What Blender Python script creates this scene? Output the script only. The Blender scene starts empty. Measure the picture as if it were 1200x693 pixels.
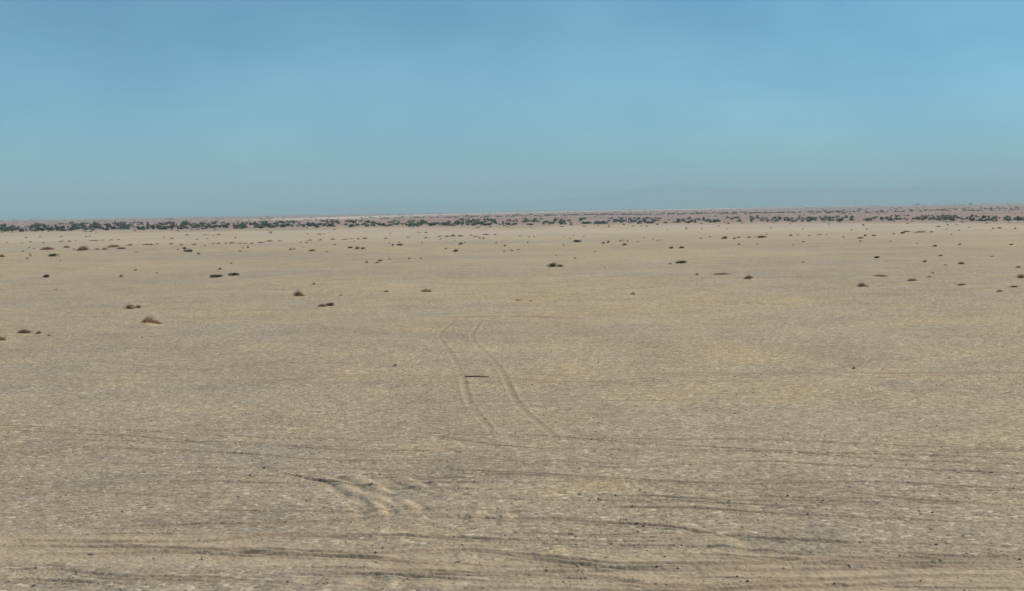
import bpy, math, random
import numpy as np
from mathutils import Vector, Matrix

random.seed(7)
RNG = np.random.default_rng(11)
S = bpy.context.scene
COL = S.collection

# ---------------------------------------------------------------- camera
W0, H0 = 1200.0, 693.0                      # size of the photograph
HFOV = 40.0
F = W0 / 2 / math.tan(math.radians(HFOV / 2))
HC = 5.2                                    # eye height: a train window on an embankment
PITCH = math.atan((346.5 - 247.3) / F)
ROLL = math.radians(0.95)                   # far skyline rises to the right
cam_d = bpy.data.cameras.new('camera')
cam = bpy.data.objects.new('camera', cam_d)
COL.objects.link(cam)
cam_d.sensor_width = 36.0
cam_d.lens = 18.0 / math.tan(math.radians(HFOV / 2))
cam_d.clip_start = 0.5
cam_d.clip_end = 120000.0
RM = Matrix.Rotation(math.pi / 2 - PITCH, 4, 'X') @ Matrix.Rotation(ROLL, 4, 'Z')
# roll sign: the right end of the skyline must stand higher in the frame
def _yimg(p, M):
    c = M.to_3x3().transposed() @ (Vector(p) - Vector((0, 0, HC)))
    return H0 / 2 - F * c.y / -c.z
if _yimg((3000, 9000, HC), RM) > _yimg((-3000, 9000, HC), RM):
    RM = Matrix.Rotation(math.pi / 2 - PITCH, 4, 'X') @ Matrix.Rotation(-ROLL, 4, 'Z')
cam.matrix_world = Matrix.Translation((0, 0, HC)) @ RM
S.camera = cam
R3 = np.array(RM.to_3x3())

def ray(px, py):
    px = np.asarray(px, float); py = np.asarray(py, float)
    d = np.stack([(px - W0 / 2) / F, -(py - H0 / 2) / F, -np.ones_like(px)], -1)
    return d @ R3.T

def flat(px, py, z=0.0):
    d = ray(px, py)
    t = (z - HC) / np.minimum(d[..., 2], -1e-5)
    return d[..., 0] * t, d[..., 1] * t

# ---------------------------------------------------------------- noise
def _hash(ix, iy, s):
    h = (ix.astype(np.int64) * 374761393 + iy.astype(np.int64) * 668265263 + s * 1274126177) & 0xFFFFFFFF
    h = ((h ^ (h >> 13)) * 1274126177) & 0xFFFFFFFF
    h = (h ^ (h >> 16)) & 0xFFFFFF
    return h / float(0xFFFFFF)

def vn(x, y, s=0):
    ix = np.floor(x); iy = np.floor(y)
    fx = x - ix; fy = y - iy
    fx = fx * fx * (3 - 2 * fx); fy = fy * fy * (3 - 2 * fy)
    a = _hash(ix, iy, s); b = _hash(ix + 1, iy, s); c = _hash(ix, iy + 1, s); d = _hash(ix + 1, iy + 1, s)
    return (a + (b - a) * fx) * (1 - fy) + (c + (d - c) * fx) * fy - 0.5

def fbm(x, y, s=0, o=4):
    r = 0; a = 1.0
    for k in range(o):
        r = r + a * vn(x, y, s + k * 17); x = x * 2.03 + 13.7; y = y * 2.03 - 7.1; a *= 0.5
    return r

def sstep(a, b, x):
    t = np.clip((x - a) / (b - a), 0, 1)
    return t * t * (3 - 2 * t)

# ---------------------------------------------------------------- shrubs seen in the photograph
# (pixel x, pixel y of the base, width, height, kind, label)   kinds: d dry brown, r reddish brown, g green, k dark green, o olive, p pale brown
NAMED = [
 (175, 382, 18, 11.5, 'd', 'tall rounded dry brown shrub on a sand mound, lone on the left gravel', 'm'),
 (150, 363, 13, 6.5, 'd', 'low dry brown shrub with a long dark tail on a sand hummock', 'm'),
 (162.5, 361, 9, 4.2, 'd', 'sparse brown tufts along the crest beside the low tailed dry shrub', ''),
 (25, 392.5, 19, 5.5, 'd', 'ragged dry brown tufts spread low on bare tan sand, far left', 'm'),
 (45.5, 392, 8, 4, 'p', 'faint pale tuft next to the ragged dry tufts at far left', ''),
 (2, 401, 10, 6, 'd', 'dry brown shrub cut off by the left edge of the photo', 'm'),
 (348, 348, 14, 7.5, 'd', 'bushy brown dry shrub with a light sand tail, left of centre', 'm'),
 (377, 359.5, 12, 4, 'd', 'dark low end of the sandy hummock left of the wheel tracks', 'm'),
 (387, 358.5, 10, 4.8, 'o', 'olive tuft on top of the sandy hummock left of the wheel tracks', ''),
 (400, 346.2, 6, 2.2, 'd', 'tiny brown tuft between the bushy dry shrub and the wheel tracks', ''),
 (463, 431.5, 5, 4, 'p', 'thin pale brown tuft alone on the gravel left of the wheel tracks', ''),
 (1001, 434, 6, 3.6, 'd', 'single dark dry tuft on the near right gravel', ''),
 (622, 351.5, 4, 1.6, 'r', 'tiny reddish dry tuft behind the top of the wheel tracks', ''),
 (606, 351, 10, 1.5, 'd', 'flat dark dry clump behind the top of the wheel tracks', ''),
 (368, 333, 5, 2.6, 'd', 'small dark dry tuft behind the bushy brown shrub', ''),
 (452, 342.6, 7, 2.8, 'd', 'small dark brown shrub left of the long low dark shrub', ''),
 (498, 343, 17, 5, 'd', 'long low dark shrub with a thin tail, behind the wheel tracks', 'm'),
 (650.7, 313.4, 15.5, 5.4, 'g', 'dome-shaped green shrub on the bare plain, just right of centre', ''),
 (676, 284.4, 9.8, 3.3, 'g', 'smooth green dome shrub farther out than the other green dome', ''),
 (798.3, 308.6, 12, 3.8, 'k', 'dark green low shrub right of the green dome, with a brown neighbour', ''),
 (785.7, 309.5, 4.6, 1.9, 'r', 'reddish low tuft touching the dark green low shrub', ''),
 (817, 323.4, 6.5, 2.9, 'd', 'small brown shrub nearest to the pale curved sand streak', ''),
 (846, 323.5, 22, 2.2, 'p', 'long flat greyish dry mat beside a pale sand streak', 'm'),
 (879.5, 329, 13, 5.2, 'd', 'round brown dry shrub standing alone, right of centre', 'm'),
 (741.5, 344.5, 7.5, 3.2, 'd', 'small brown shrub with a dark line trailing to its left', ''),
 (708.7, 314.2, 3, 1.8, 'r', 'tiny reddish tuft between the green dome and the dark low shrub', ''),
 (1011, 336.5, 12.5, 6.2, 'd', 'thick brown dry shrub with a white stone at its foot', ''),
 (1032, 327, 22, 3, 'p', 'wide flat sandy dry mat behind the shrub with the white stone', 'm'),
 (1069, 331.5, 13, 4, 'd', 'ragged brown shrub on a sand hummock, right of the white stone', 'm'),
 (1090, 327, 6.2, 2.4, 'd', 'small brown tuft behind the ragged hummock shrub', ''),
 (1128, 335.2, 11, 3, 'd', 'low dark shrub with a tail to its left, on the right plain', 'm'),
 (1196, 327.3, 14, 4.6, 'd', 'dry brown shrub on a hummock at the right edge', 'm'),
 (1173, 341.8, 9, 2.6, 'd', 'low dark clump below the hummock at the right edge', ''),
 (1189, 337, 11, 2, 'p', 'pale flat dry mat between the right edge hummock and the dark clump', ''),
 (1126.7, 309.3, 8, 3.5, 'd', 'compact dark brown shrub, rightmost of a row of three', ''),
 (1084.5, 307, 6.8, 3.5, 'd', 'compact brown shrub, leftmost of a row of three', ''),
 (1108.7, 310.7, 4.6, 1.9, 'r', 'low reddish tuft in the middle of a row of three', ''),
 (1102.5, 300, 5.5, 2.3, 'p', 'pale brown tuft just behind the row of three shrubs', ''),
 (1162.5, 301.5, 5.4, 2.2, 'd', 'small brown shrub in the open gap toward the right edge', ''),
 (1193.7, 313.6, 6.4, 2.6, 'd', 'small brown shrub close to the right edge, beyond its hummock', ''),
 (1027, 302.6, 8.8, 3.3, 'k', 'dark green dome shrub behind the shrub with the white stone', ''),
 (1096.3, 289.2, 5.8, 2.7, 'k', 'dark green shrub midway between the row of three and the bush belt', ''),
 (1125.5, 287.2, 3.8, 2.7, 'd', 'dark upright little shrub right of the dark green midway shrub', ''),
 (1185, 287.6, 5, 2.3, 'k', 'dark flat shrub by the right edge, well beyond the hummock', ''),
 (941, 307.5, 4.2, 1.9, 'r', 'lone reddish tuft between the dark low shrub and the dark dome shrub', ''),
 (55.7, 325.5, 10.5, 3.8, 'o', 'olive brown low shrub on the far left plain', ''),
 (142, 324.5, 5.2, 3.3, 'd', 'small brown shrub between the olive shrub and the dark pair', ''),
 (159, 317.5, 4.2, 2.5, 'd', 'tiny brown tuft beyond the gap left of the dark pair', ''),
 (254, 325.9, 18, 4.4, 'k', 'wide dark low shrub, left one of a dark pair', ''),
 (272.6, 324, 12, 4.6, 'k', 'dark humped shrub, right one of a dark pair', ''),
 (258, 316.6, 5.6, 2.9, 'd', 'small brown shrub directly behind the dark pair', ''),
 (271, 308.8, 3.6, 1.9, 'r', 'tiny reddish tuft far behind the dark pair', ''),
 (63, 301, 11.5, 3.4, 'k', 'dark arched shrub alone on the far left plain', ''),
 (1, 302, 8, 4.4, 'd', 'brown shrub touching the left edge beyond the olive shrub', ''),
 (98, 293.5, 15.5, 6, 'd', 'largest round brown mound shrub of the far left cluster', ''),
 (54, 292.6, 16, 3.6, 'r', 'long flat reddish brown shrub left of the large round mound shrub', ''),
 (76, 290.6, 9.5, 3.3, 'd', 'low brown shrub between the flat reddish and the large round shrubs', ''),
 (133, 289.6, 15, 4, 'd', 'long brown shrub at the back of the far left cluster', ''),
 (121, 292.6, 9, 3, 'd', 'brown shrub in front of the long brown shrub, far left cluster', ''),
 (141, 291.7, 13, 2.6, 'd', 'low dark brown clump at the right end of the far left cluster', ''),
 (113, 292.4, 6, 2.2, 'd', 'small brown clump right beside the large round mound shrub', ''),
 (220, 295.5, 10, 3.6, 'o', 'olive sloping shrub with a dark green one behind it', ''),
 (215.6, 292, 7, 2.3, 'k', 'dark green flat shrub behind the olive sloping shrub', ''),
 (445.7, 306.4, 6.8, 3.3, 'd', 'largest dark brown shrub of a loose line of tufts left of centre', ''),
 (430, 308, 4.8, 3.2, 'd', 'brown tuft at the left end of a loose line left of centre', ''),
 (442, 308.4, 4.6, 2, 'r', 'small reddish tuft right in front of the largest in its loose line', ''),
 (457, 303.9, 5.2, 2, 'd', 'flat brown tuft second along the loose line left of centre', ''),
 (479.5, 303.9, 4.2, 2.5, 'd', 'brown tuft near the right end of the loose line', ''),
 (493, 303.7, 3.2, 2.4, 'd', 'tiny brown tuft ending the loose line of tufts on its right', ''),
 (410.6, 291, 8.2, 1.9, 'k', 'flat dark streak-like shrub left of the dark arched one', ''),
 (419, 292.2, 5.4, 3.6, 'k', 'dark arched shrub with a lower lobe on its right, left of centre', ''),
 (425.3, 292.2, 5.6, 2.3, 'k', 'lower dark lobe shrub on the right of the arched one', ''),
 (366, 294.5, 7.4, 2.4, 'o', 'olive low shrub right of a pair of round brown tufts', ''),
 (340.6, 292.8, 4.2, 3, 'd', 'left one of two round brown tufts side by side', ''),
 (344.6, 292.4, 3.8, 3, 'r', 'right one of two round brown tufts side by side', ''),
 (468.7, 287.9, 9.5, 2.1, 'k', 'dark low shrub with a small dark companion, left of centre', ''),
 (460.6, 288.1, 4.2, 2, 'k', 'small dark companion left of a dark low shrub', ''),
 (534, 294.9, 6.2, 3.7, 'k', 'slanting dark shrub near the centre plain', ''),
 (523, 291.9, 4.8, 1.9, 'd', 'brown flat tuft left of the slanting dark shrub', ''),
 (540, 286.9, 5.8, 2.5, 'k', 'dark shrub beyond the slanting dark shrub', ''),
 (673.7, 303.6, 3.8, 2.2, 'd', 'small brown tuft behind the green dome, to its right', ''),
 (787, 290.6, 5.4, 2.9, 'k', 'left one of two dark green domes side by side', ''),
 (798.7, 290.5, 6.5, 2.9, 'k', 'right one of two dark green domes side by side', ''),
 (707, 285.6, 4.4, 2.1, 'k', 'flat dark tuft left of a rounder dark tuft', ''),
 (713, 284.9, 3.8, 2.7, 'k', 'round dark tuft right of a flat dark tuft', ''),
 (732, 287.3, 5.6, 2.3, 'k', 'dark shrub in front of a thin brown row, right of centre', ''),
 (849.6, 280, 7.4, 3.1, 'k', 'peaked dark green shrub left of a reddish brown pair', ''),
 (861, 279.9, 5.8, 2.1, 'r', 'lower reddish brown shrub of a pair right of the peaked green shrub', ''),
 (865.6, 278.7, 5.2, 2.1, 'r', 'higher reddish brown shrub of a pair right of the peaked green shrub', ''),
 (892.5, 278.6, 9.8, 2.7, 'k', 'long dark green shrub right of a brown one, beyond the plain', ''),
 (878, 278.5, 5.8, 2.1, 'd', 'brown shrub left of the long dark green shrub', ''),
 (1008.5, 279.5, 6.5, 2.3, 'k', 'dark green shrub in front of two smaller dark domes', ''),
 (1014.6, 276.9, 4.2, 2.5, 'k', 'left one of two small dark domes', ''),
 (1024.4, 277.1, 4.4, 2.3, 'k', 'right one of two small dark domes', ''),
 (1008.5, 282.7, 4.2, 1.9, 'd', 'brown tuft in front of the dark green shrub by two small domes', ''),
 (1063, 272.5, 11, 2.1, 'd', 'left half of a thin brown hedge-like line near the bush belt', ''),
 (1079, 272.7, 12.5, 2.1, 'd', 'right half of a thin brown hedge-like line near the bush belt', ''),
 (1092, 272.7, 4.2, 1.9, 'd', 'dark tuft just past the end of the thin brown hedge-like line', ''),
 (1058, 274.5, 5.2, 2.1, 'k', 'dark clump in front of the start of the thin brown line', ''),
]
# small scattered ones
LITTLE = {
 'd': [(27,295,3.5,1.9),(36,284,4,2),(30,279,4,2),(35,299,3,2),(8,285,3.5,1.8),(25,285,3,1.2),(51,285,2.6,1.5),(72,277.5,5,1.5),(47,278,3,1.5),
  (101,277.7,3,1.6),(105,277.5,3,1.6),(72,283.4,7,1.2),(81,283.4,4.5,1.6),(89,282.7,4,1.2),(109,282.5,14,1.3),(120,282,4,1.6),(130,281.7,5,1.6),(139,281.5,4,1.3),
  (34,291,3.5,1.5),(40,291.8,3,1.5),(86,292.5,4,1.2),(35.5,300.5,3,2),(32,303.5,3,2.2),(152,288,8,2.6),(171,287.5,12,2.1),(184,286.8,4.2,2.1),(212.5,287.7,4.2,2.4),
  (227.5,287,5.6,1.9),(208.5,293,3.2,2.1),(160.4,295.8,6,1.6),(265,285.8,4,1.6),(271,285.4,9,2.1),(287.5,285.9,5,1.4),(242,275.6,9,1.3),(256,275.5,5,2.1),(218.7,276,6,1.6),
  (276,279.2,3,1.9),(250,276.7,2.4,1.6),(243,280.5,2.4,1.3),(305,284.9,10,2.1),(329,282.7,7,1.6),(358.7,284.5,4.2,2.3),(353,284.4,2.6,2),(374.5,281.8,8,2.3),
  (391,281.1,7,3),(403,281,8.6,2.1),(420,280.6,4.2,2.1),(427.5,280.1,8,2.3),(383,295.8,2.8,2),(317.5,272.3,6,1.3),(360.6,275,2.6,1.4),(374.5,275.1,6,1.6),(380,274.9,3,1.4),
  (415,283,2.3,1.4),(479,278.4,6,1.8),(524,277.6,7,2.1),(531,277.1,7,2.7),(552,276.1,4.6,1.9),(570,275.4,9,1.7),(580,275.5,5.2,1.7),(545,284.9,3.2,1.7),
  (490,273.1,7,1.3),(499.5,273.1,6,1.7),(494.7,285.5,1.6,3.2),(468,284.9,2.8,2),(592,288.7,4.2,2.3),(591,294.9,3.2,2.1),(600,294.1,4,3),(532.5,282.9,2.6,1.6),
  (588.5,283.3,2.6,1.5),(660,287.6,3.4,2.3),(620,278.6,1.6,3),(626,278.1,2.6,2),(668,280.1,2.2,1.4),(697,295.1,3.6,2.1),(659,266.1,6,1.4),(686,265.8,3,1.4),(714,266,4,1.4),
  (727,282.9,4.2,1.9),(735.5,283.1,3.6,1.9),(884.4,277.9,2.6,1.4),(832.5,278.1,4.2,1.5),(887,286.6,3,2.1),(771,282.1,2.8,1.7),(774.7,281.9,3,1.3),
  (960.6,275.7,6.5,1.7),(968.7,275.4,2.8,1.3),(942,283.9,3.8,1.9),(948.5,276.7,5,1.1),(988.7,278.4,2.8,1.9),(1043.5,282.9,3,1.9),(1047.5,274.9,3.2,2.3),(1016,269,3.6,1.5),
  (940.6,269.1,2.4,1.4),(903.5,267.9,2.2,2),(998,270.1,2.4,1.4),(1164,268,3.2,1.6),(1160.6,270.9,2.8,1.4),(1124.4,270.7,3,1.9),(1111,264.1,2.8,2.3),(1100,266.1,7,1.7),
  (1122,263.9,5,1.3),(1136,267.1,4,1.1),(1172,267.7,7,1.7),(1110,269.1,2.4,1.2),(652,299.6,3,1.8),(457,274.7,2.6,1.2),(582,285.1,3.6,1.5),(607.5,293.1,2.4,1.9),(600.6,294.4,2,1.8)],
 'r': [(178,287.6,5,2.2),(200.5,286.6,5,2.2),(240,288.4,4.2,2),(250,285.7,5.2,1.6),(256,285.8,7,1.9),(281,285.7,6.4,1.5),(295,285.9,7,1.5),(284,291,3,1.5),(280.6,294.8,7,2.2),
  (192.5,279,2.6,1.5),(201,280,5,1.7),(230,281,6,1.1),(184,320.5,3,1.8),(71,306,2.4,1.4),(316,283.1,11,1.8),(362.5,282.1,6,2),(392,287.1,4,2.1),(412,280.1,8,1.3),(355.6,290.1,2.6,1.3),
  (452,280.1,4.2,2.6),(499,279.5,4.6,2.3),(515.6,277.5,8,1.7),(539.5,277.4,7,2.7),(516.5,280.7,3.2,2),(558,277.9,7.2,1.9),(562.6,279.6,4.2,2.3),(456.6,285.6,2.2,1.6),
  (618.5,284.9,2.6,2.6),(609.5,277.1,2.2,1.5),(660.6,278.6,2.2,1.3),(672,276.1,2,1.3),(684,277.7,2.2,1.2),(731,281.9,3,1.3),(748,283.9,3.2,1.5),(765.6,280.8,2.6,1.3),(754.7,279.1,2.4,1.2),
  (782.5,269.9,2,1.4),(822,268.8,2,1.4),(852,268.9,2,1.4),(898,275.1,2.4,1.6),(935.4,275.9,2.4,1.5),(930,287.1,2.4,1.5),(1075,285.7,2.8,1.6),(1115,275.4,2.6,1.3),(1093.7,321,4,2)],
 'k': [(232,298.3,4.2,2.2),(290.4,290.9,3.4,2.2),(566.5,280.1,2.8,1.7),(821,280.1,3.2,1.9),(866,287.1,3.2,1.8),(805,268.1,4.6,1.7),(927,276.7,3.6,2.1),(1190,268.3,3.4,1.4),(1012,264.6,4,1.5)],
}

NEAR = NAMED
ALLX = np.array([n[0] for n in NAMED]); ALLY = np.array([n[1] for n in NAMED])

# ---------------------------------------------------------------- wheel tracks, traced from the photograph: pixel polylines
# (points, half width m, depth m, sand amount)
ACROSS = [
 # faint pair half way out
 ([(-60,444),(60,445),(160,446),(300,447),(420,443),(560,442)], .16, .030, .55),
 ([(420,446),(560,443),(640,448),(700,449),(800,443),(1000,438),(1260,438)], .16, .030, .6),
 ([(700,441),(820,439),(960,440),(1030,443),(1260,436)], .14, .020, .45),
 # near bundles, gently crossing
 ([(-60,502),(100,510),(250,519),(290,520),(420,528),(600,528)], .15, .050, .35),
 ([(520,528),(600,540),(700,541),(800,552)], .14, .03, .3),
 ([(-60,498),(80,503),(200,508),(330,514),(385,514),(520,520)], .14, .035, .3),
 ([(40,522),(100,526),(200,528),(300,534),(430,541),(560,538),(640,537)], .15, .045, .4),
 ([(150,563),(250,566),(330,568),(420,572)], .15, .03, .3),
 ([(440,500),(520,509),(620,511),(760,520),(900,528),(1050,540),(1260,548)], .15, .045, .3),
 ([(470,505),(600,523),(700,526),(840,528),(960,531),(1120,536),(1260,544)], .15, .045, .35),
 ([(600,515),(700,514),(900,516),(1010,521),(1120,526),(1260,530)], .14, .03, .3),
 ([(420,548),(560,552),(680,559),(760,564),(860,569),(1020,566),(1120,570),(1260,576)], .17, .055, .4),
 ([(500,543),(640,544),(740,548),(880,541),(1000,547),(1260,558)], .15, .03, .3),
 ([(640,584),(740,583),(820,587),(880,583),(960,586),(1060,586),(1260,596)], .16, .050, .35),
 ([(620,596),(700,596),(780,597),(860,600),(940,605),(1030,608),(1130,612),(1260,614)], .17, .055, .4),
 ([(900,576),(1000,579),(1100,588),(1260,592)], .15, .035, .3),
 ([(560,608),(680,612),(780,618),(860,628),(1000,636),(1130,638),(1260,643)], .18, .05, .5),
 ([(300,552),(380,566),(450,572),(520,574),(620,578)], .16, .04, .35),
 # the worn service track along the line
 ([(-60,632),(60,635),(170,637),(250,636),(330,628),(460,629),(600,638)], .22, .045, .8),
 ([(-60,641),(100,642),(200,645),(320,652),(420,655),(500,661),(600,662)], .28, .055, .95),
 ([(-60,650),(60,651),(180,650),(300,646),(420,650),(540,644),(620,650),(720,658),(860,660),(1000,652),(1260,657)], .26, .055, .9),
 ([(460,640),(560,646),(640,656),(720,664),(830,668),(960,666),(1100,663),(1260,668)], .28, .06, .85),
 ([(560,664),(680,672),(780,685),(860,684),(1000,676),(1120,672),(1260,676)], .26, .045, .95),
 ([(380,700),(560,688),(760,692),(960,686),(1120,681),(1260,690)], .3, .05, .8),
 ([(-60,668),(60,669),(140,676),(260,680),(380,690)], .16, .05, .2),
 ([(-60,679),(80,682),(200,690)], .15, .05, .2),
]
AWAY = [
 ([(536,374),(524,384),(515,394),(519,404),(530,420),(541,440),(545,455),(550,472),(560,487),(574,503),(582,516)], .24, .06, .75),
 ([(566,374),(558,384),(553,396),(560,408),(578,425),(590,440),(599,460),(611,480),(628,494),(645,508),(660,525)], .24, .06, .75),
]
# turning scuffs: short curved ridges of soft ground
SCUFF = [
 ([(366,559),(392,565),(411,574),(424,587)], .20, -.045, .8), ([(399,556),(420,563),(434,571),(450,583)], .22, -.055, .8),
 ([(407,577),(431,581),(445,592),(457,605)], .22, -.055, .8), ([(421,589),(436,597),(447,610)], .2, -.045, .75),
 ([(460,586),(473,595),(480,607)], .22, -.055, .8), ([(446,573),(462,582)], .2, -.04, .7),
 ([(460,556),(481,567),(502,576)], .2, -.045, .7), ([(474,559),(498,567)], .18, -.035, .6),
 ([(502,577),(528,571),(555,577)], .2, -.04, .7), ([(533,565),(554,576)], .2, -.04, .7),
 ([(516,579),(534,588)], .2, -.035, .6), ([(552,600),(570,613)], .22, -.045, .7), ([(577,600),(593,613)], .22, -.045, .7),
 ([(610,592),(626,604)], .2, -.035, .6), ([(800,640),(830,630),(850,640),(838,652)], .3, -.04, .8),
 ([(500,696),(510,684),(540,680)], .35, -.05, .9), ([(380,694),(400,680),(410,672)], .3, -.045, .8),
]

def old_tracks():
    g = np.random.default_rng(19); out = []
    for i in range(64):
        x0 = g.uniform(-150, 1150); L = g.uniform(150, 620); y = 498 + 190 * g.uniform() ** .8
        sl = (g.uniform(.0, .035)) * (1 if g.uniform() < .8 else -1)
        out.append(([(x0 + L * q, y + sl * L * q + g.normal(0, 1.6)) for q in (0, .25, .5, .75, 1)], g.uniform(.05, .09), g.uniform(.018, .038), g.uniform(.1, .35)))
    for i in range(9):
        x0 = g.uniform(-100, 1000); L = g.uniform(200, 700); y = g.uniform(385, 490)
        out.append(([(x0 + L * q, y + g.normal(0, 1.0)) for q in (0, .3, .6, 1)], g.uniform(.08, .14), g.uniform(.012, .025), g.uniform(.1, .3)))
    return out
FAR_LINES = [
 ([(500,376),(540,374),(570,372.5),(620,373),(690,376),(735,377.5)], .55, .07, .5, .95),
 ([(610,348),(690,343.5),(770,343)], .30, .05, .3, .7),
 ([(800,352),(860,353),(940,357)], .30, .05, .3, .7),
 ([(300,337),(345,340),(400,342),(450,343)], .30, .05, .3, .65),
 ([(1050,361),(1090,359.5),(1140,360)], .30, .05, .2, .8),
 ([(480,319),(520,319.5),(560,319)], .5, .06, .2, .6), ([(940,299),(985,297),(1020,296)], .6, .08, .2, .6),
 ([(560,355),(620,353),(700,352)], .26, .04, .3, .5), ([(1000,331),(1080,333),(1180,333)], .4, .06, .2, .55),
]
TRACKS = ([(p, min(h * .5, .10) if p[0][1] > 460 else h * .8, d * (.6 if s_ < .7 else .4), s_, .85) for p, h, d, s_ in ACROSS] + [(p, h * .45, d * .2, s_ * .5, .42) for p, h, d, s_ in AWAY]
          + [(p, h, d * .6, s_ * .85, .0) for p, h, d, s_ in SCUFF] + [(p, h, d * .6, s_, .65) for p, h, d, s_ in old_tracks()] + FAR_LINES)

def MOUND(m, hm): return (.38 if m else .14) * hm

def seg_field(X, Y, pts, reach):
    """distance to a polyline, and the side of it, for the points inside its reach"""
    px, py = flat(np.array([p[0] for p in pts], float), np.array([p[1] for p in pts], float))
    t = np.linspace(0, len(px) - 1, (len(px) - 1) * 6 + 1)
    i0 = np.clip(np.floor(t).astype(int), 0, len(px) - 2); u = t - i0
    def cr(a):
        e = np.concatenate([[2 * a[0] - a[1]], a, [2 * a[-1] - a[-2]]])
        p0, p1, p2, p3 = e[i0], e[i0 + 1], e[i0 + 2], e[i0 + 3]
        return .5 * (2 * p1 + (p2 - p0) * u + (2 * p0 - 5 * p1 + 4 * p2 - p3) * u * u + (3 * p1 - p0 - 3 * p2 + p3) * u ** 3)
    px, py = cr(px), cr(py)
    sel = np.nonzero((X > px.min() - reach) & (X < px.max() + reach) & (Y > py.min() - reach) & (Y < py.max() + reach))[0]
    x = X[sel]; y = Y[sel]
    best = np.full(len(sel), 1e9); side = np.zeros(len(sel)); along = np.zeros(len(sel))
    acc = 0.0
    for k in range(len(px) - 1):
        ax, ay, dx, dy = px[k], py[k], px[k + 1] - px[k], py[k + 1] - py[k]
        L2 = dx * dx + dy * dy + 1e-9
        q = np.clip(((x - ax) * dx + (y - ay) * dy) / L2, 0, 1)
        d = np.hypot(x - ax - q * dx, y - ay - q * dy)
        m = d < best
        best[m] = d[m]; along[m] = (acc + q * math.sqrt(L2))[m]
        acc += math.sqrt(L2)
    return sel, best, along, acc

def ground_fields(X, Y):
    """height and sand amount of the ground at world points"""
    R = np.hypot(X, Y)
    n = len(X)
    amp = sstep(10, 60, R) * .9 + .1
    Z = .16 * fbm(X / 26, Y / 26, 3, 3) * amp + .05 * fbm(X / 5.0, Y / 5.0, 9, 3)
    Z = Z + .6 * fbm(X / 320, Y / 320, 31, 2) * sstep(500, 1500, R)
    near = R < 130
    sand = np.zeros(n); rut = np.zeros(n)
    xi, yi = X[near], Y[near]
    Z[near] += .016 * fbm(xi / .55, yi / .55, 5, 3) + .010 * vn(xi / .16, yi / .16, 8)
    # wind streaks of sand over the gravel
    sand += sstep(.12, .5, fbm(X / 38, Y / 16, 77, 4)) * .55
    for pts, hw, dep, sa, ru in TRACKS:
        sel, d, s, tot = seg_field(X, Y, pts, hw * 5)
        if not len(sel): continue
        eb = 2.5 if dep > 0 else .5
        ends = sstep(0, eb, s) * sstep(0, eb, tot - s)
        wv = .85 + .75 * fbm(s / 2.4, s * 0 + abs(dep) * 900 + len(pts), 21, 3)
        wv = np.clip(wv, .35, 1.25) * ends
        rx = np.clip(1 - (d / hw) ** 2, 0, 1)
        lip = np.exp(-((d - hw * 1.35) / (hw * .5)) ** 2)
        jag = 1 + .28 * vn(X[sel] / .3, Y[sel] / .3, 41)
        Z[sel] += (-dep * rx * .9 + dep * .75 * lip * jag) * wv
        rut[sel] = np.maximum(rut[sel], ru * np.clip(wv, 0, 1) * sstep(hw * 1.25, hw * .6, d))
        sand[sel] = np.maximum(sand[sel], sa * np.clip(wv, 0, 1) * sstep(hw * 2.6, hw * .5, d + .1 * vn(X[sel] / .25, Y[sel] / .25, 43)))
    # soft worn strip of the service track
    gx = np.linspace(-25, 25, 60)
    cx, cy = flat(np.array([-80., 100, 300, 600, 900, 1280]), np.array([642., 643, 652, 666, 672, 676]))
    yc = np.interp(X, cx, cy)
    sand[near] = np.maximum(sand[near], (sstep(1.5, .5, np.abs(Y - yc) + .7 * fbm(X / 3, Y / 1.2, 15, 3)) * .8)[near])
    # low crest where the two wheel tracks go over
    sel, d, s, tot = seg_field(X, Y, [(430,374),(515,375),(560,372),(620,373),(690,376),(735,377),(800,380)], 8)
    if len(sel):
        e = sstep(0, 5, s) * sstep(0, 5, tot - s)
        Z[sel] += .10 * e * np.exp(-(d / 1.9) ** 2) + .03 * e * vn(X[sel] / .5, Y[sel] / .5, 61) * np.exp(-(d / .8) ** 2)
        sand[sel] = np.maximum(sand[sel], .75 * e * np.exp(-(d / 1.6) ** 2))
    # sand mounds gathered under the shrubs, with a tail downwind (to the left)
    for (px, py, w, h, k, lab, m) in NAMED:
        if py < 298: continue
        x0, y0 = flat(px, py); dist = math.hypot(x0, y0)
        wm = w * dist / F; hm = h * dist / F
        mh = MOUND(m, hm)
        near2 = np.nonzero((np.abs(X - x0) < wm * 5) & (np.abs(Y - y0) < wm * 4))[0]
        if not len(near2): continue
        dx = (X[near2] - x0) / wm; dy = (Y[near2] - y0) / wm
        core = np.exp(-((dx / .8) ** 2 + (dy / .7) ** 2))
        ex = dx + .55
        tail = np.where(ex < 0, np.exp(-((ex / 1.15) ** 2)), np.exp(-((ex / .75) ** 2))) * np.exp(-(dy / .42) ** 2)
        Z[near2] += mh * (core * .6 + (.65 * tail if m else .15 * tail))
        sand[near2] = np.maximum(sand[near2], (.95 if m else .5) * np.clip(core * 1.4 + tail * .8, 0, 1))
    return Z, np.clip(sand, 0, 1), rut

def height_at(x, y):
    z, _, _ = ground_fields(np.atleast_1d(np.asarray(x, float)), np.atleast_1d(np.asarray(y, float)))
    return z

def at(px, py):
    """ground points seen at photo pixels"""
    px = np.asarray(px, float); py = np.asarray(py, float)
    x, y = flat(px, py)
    for _ in range(3):
        z = height_at(x, y)
        x, y = flat(px, py, np.clip(z, -1, 1.2) * .7)
    return x, y, height_at(x, y)

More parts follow.
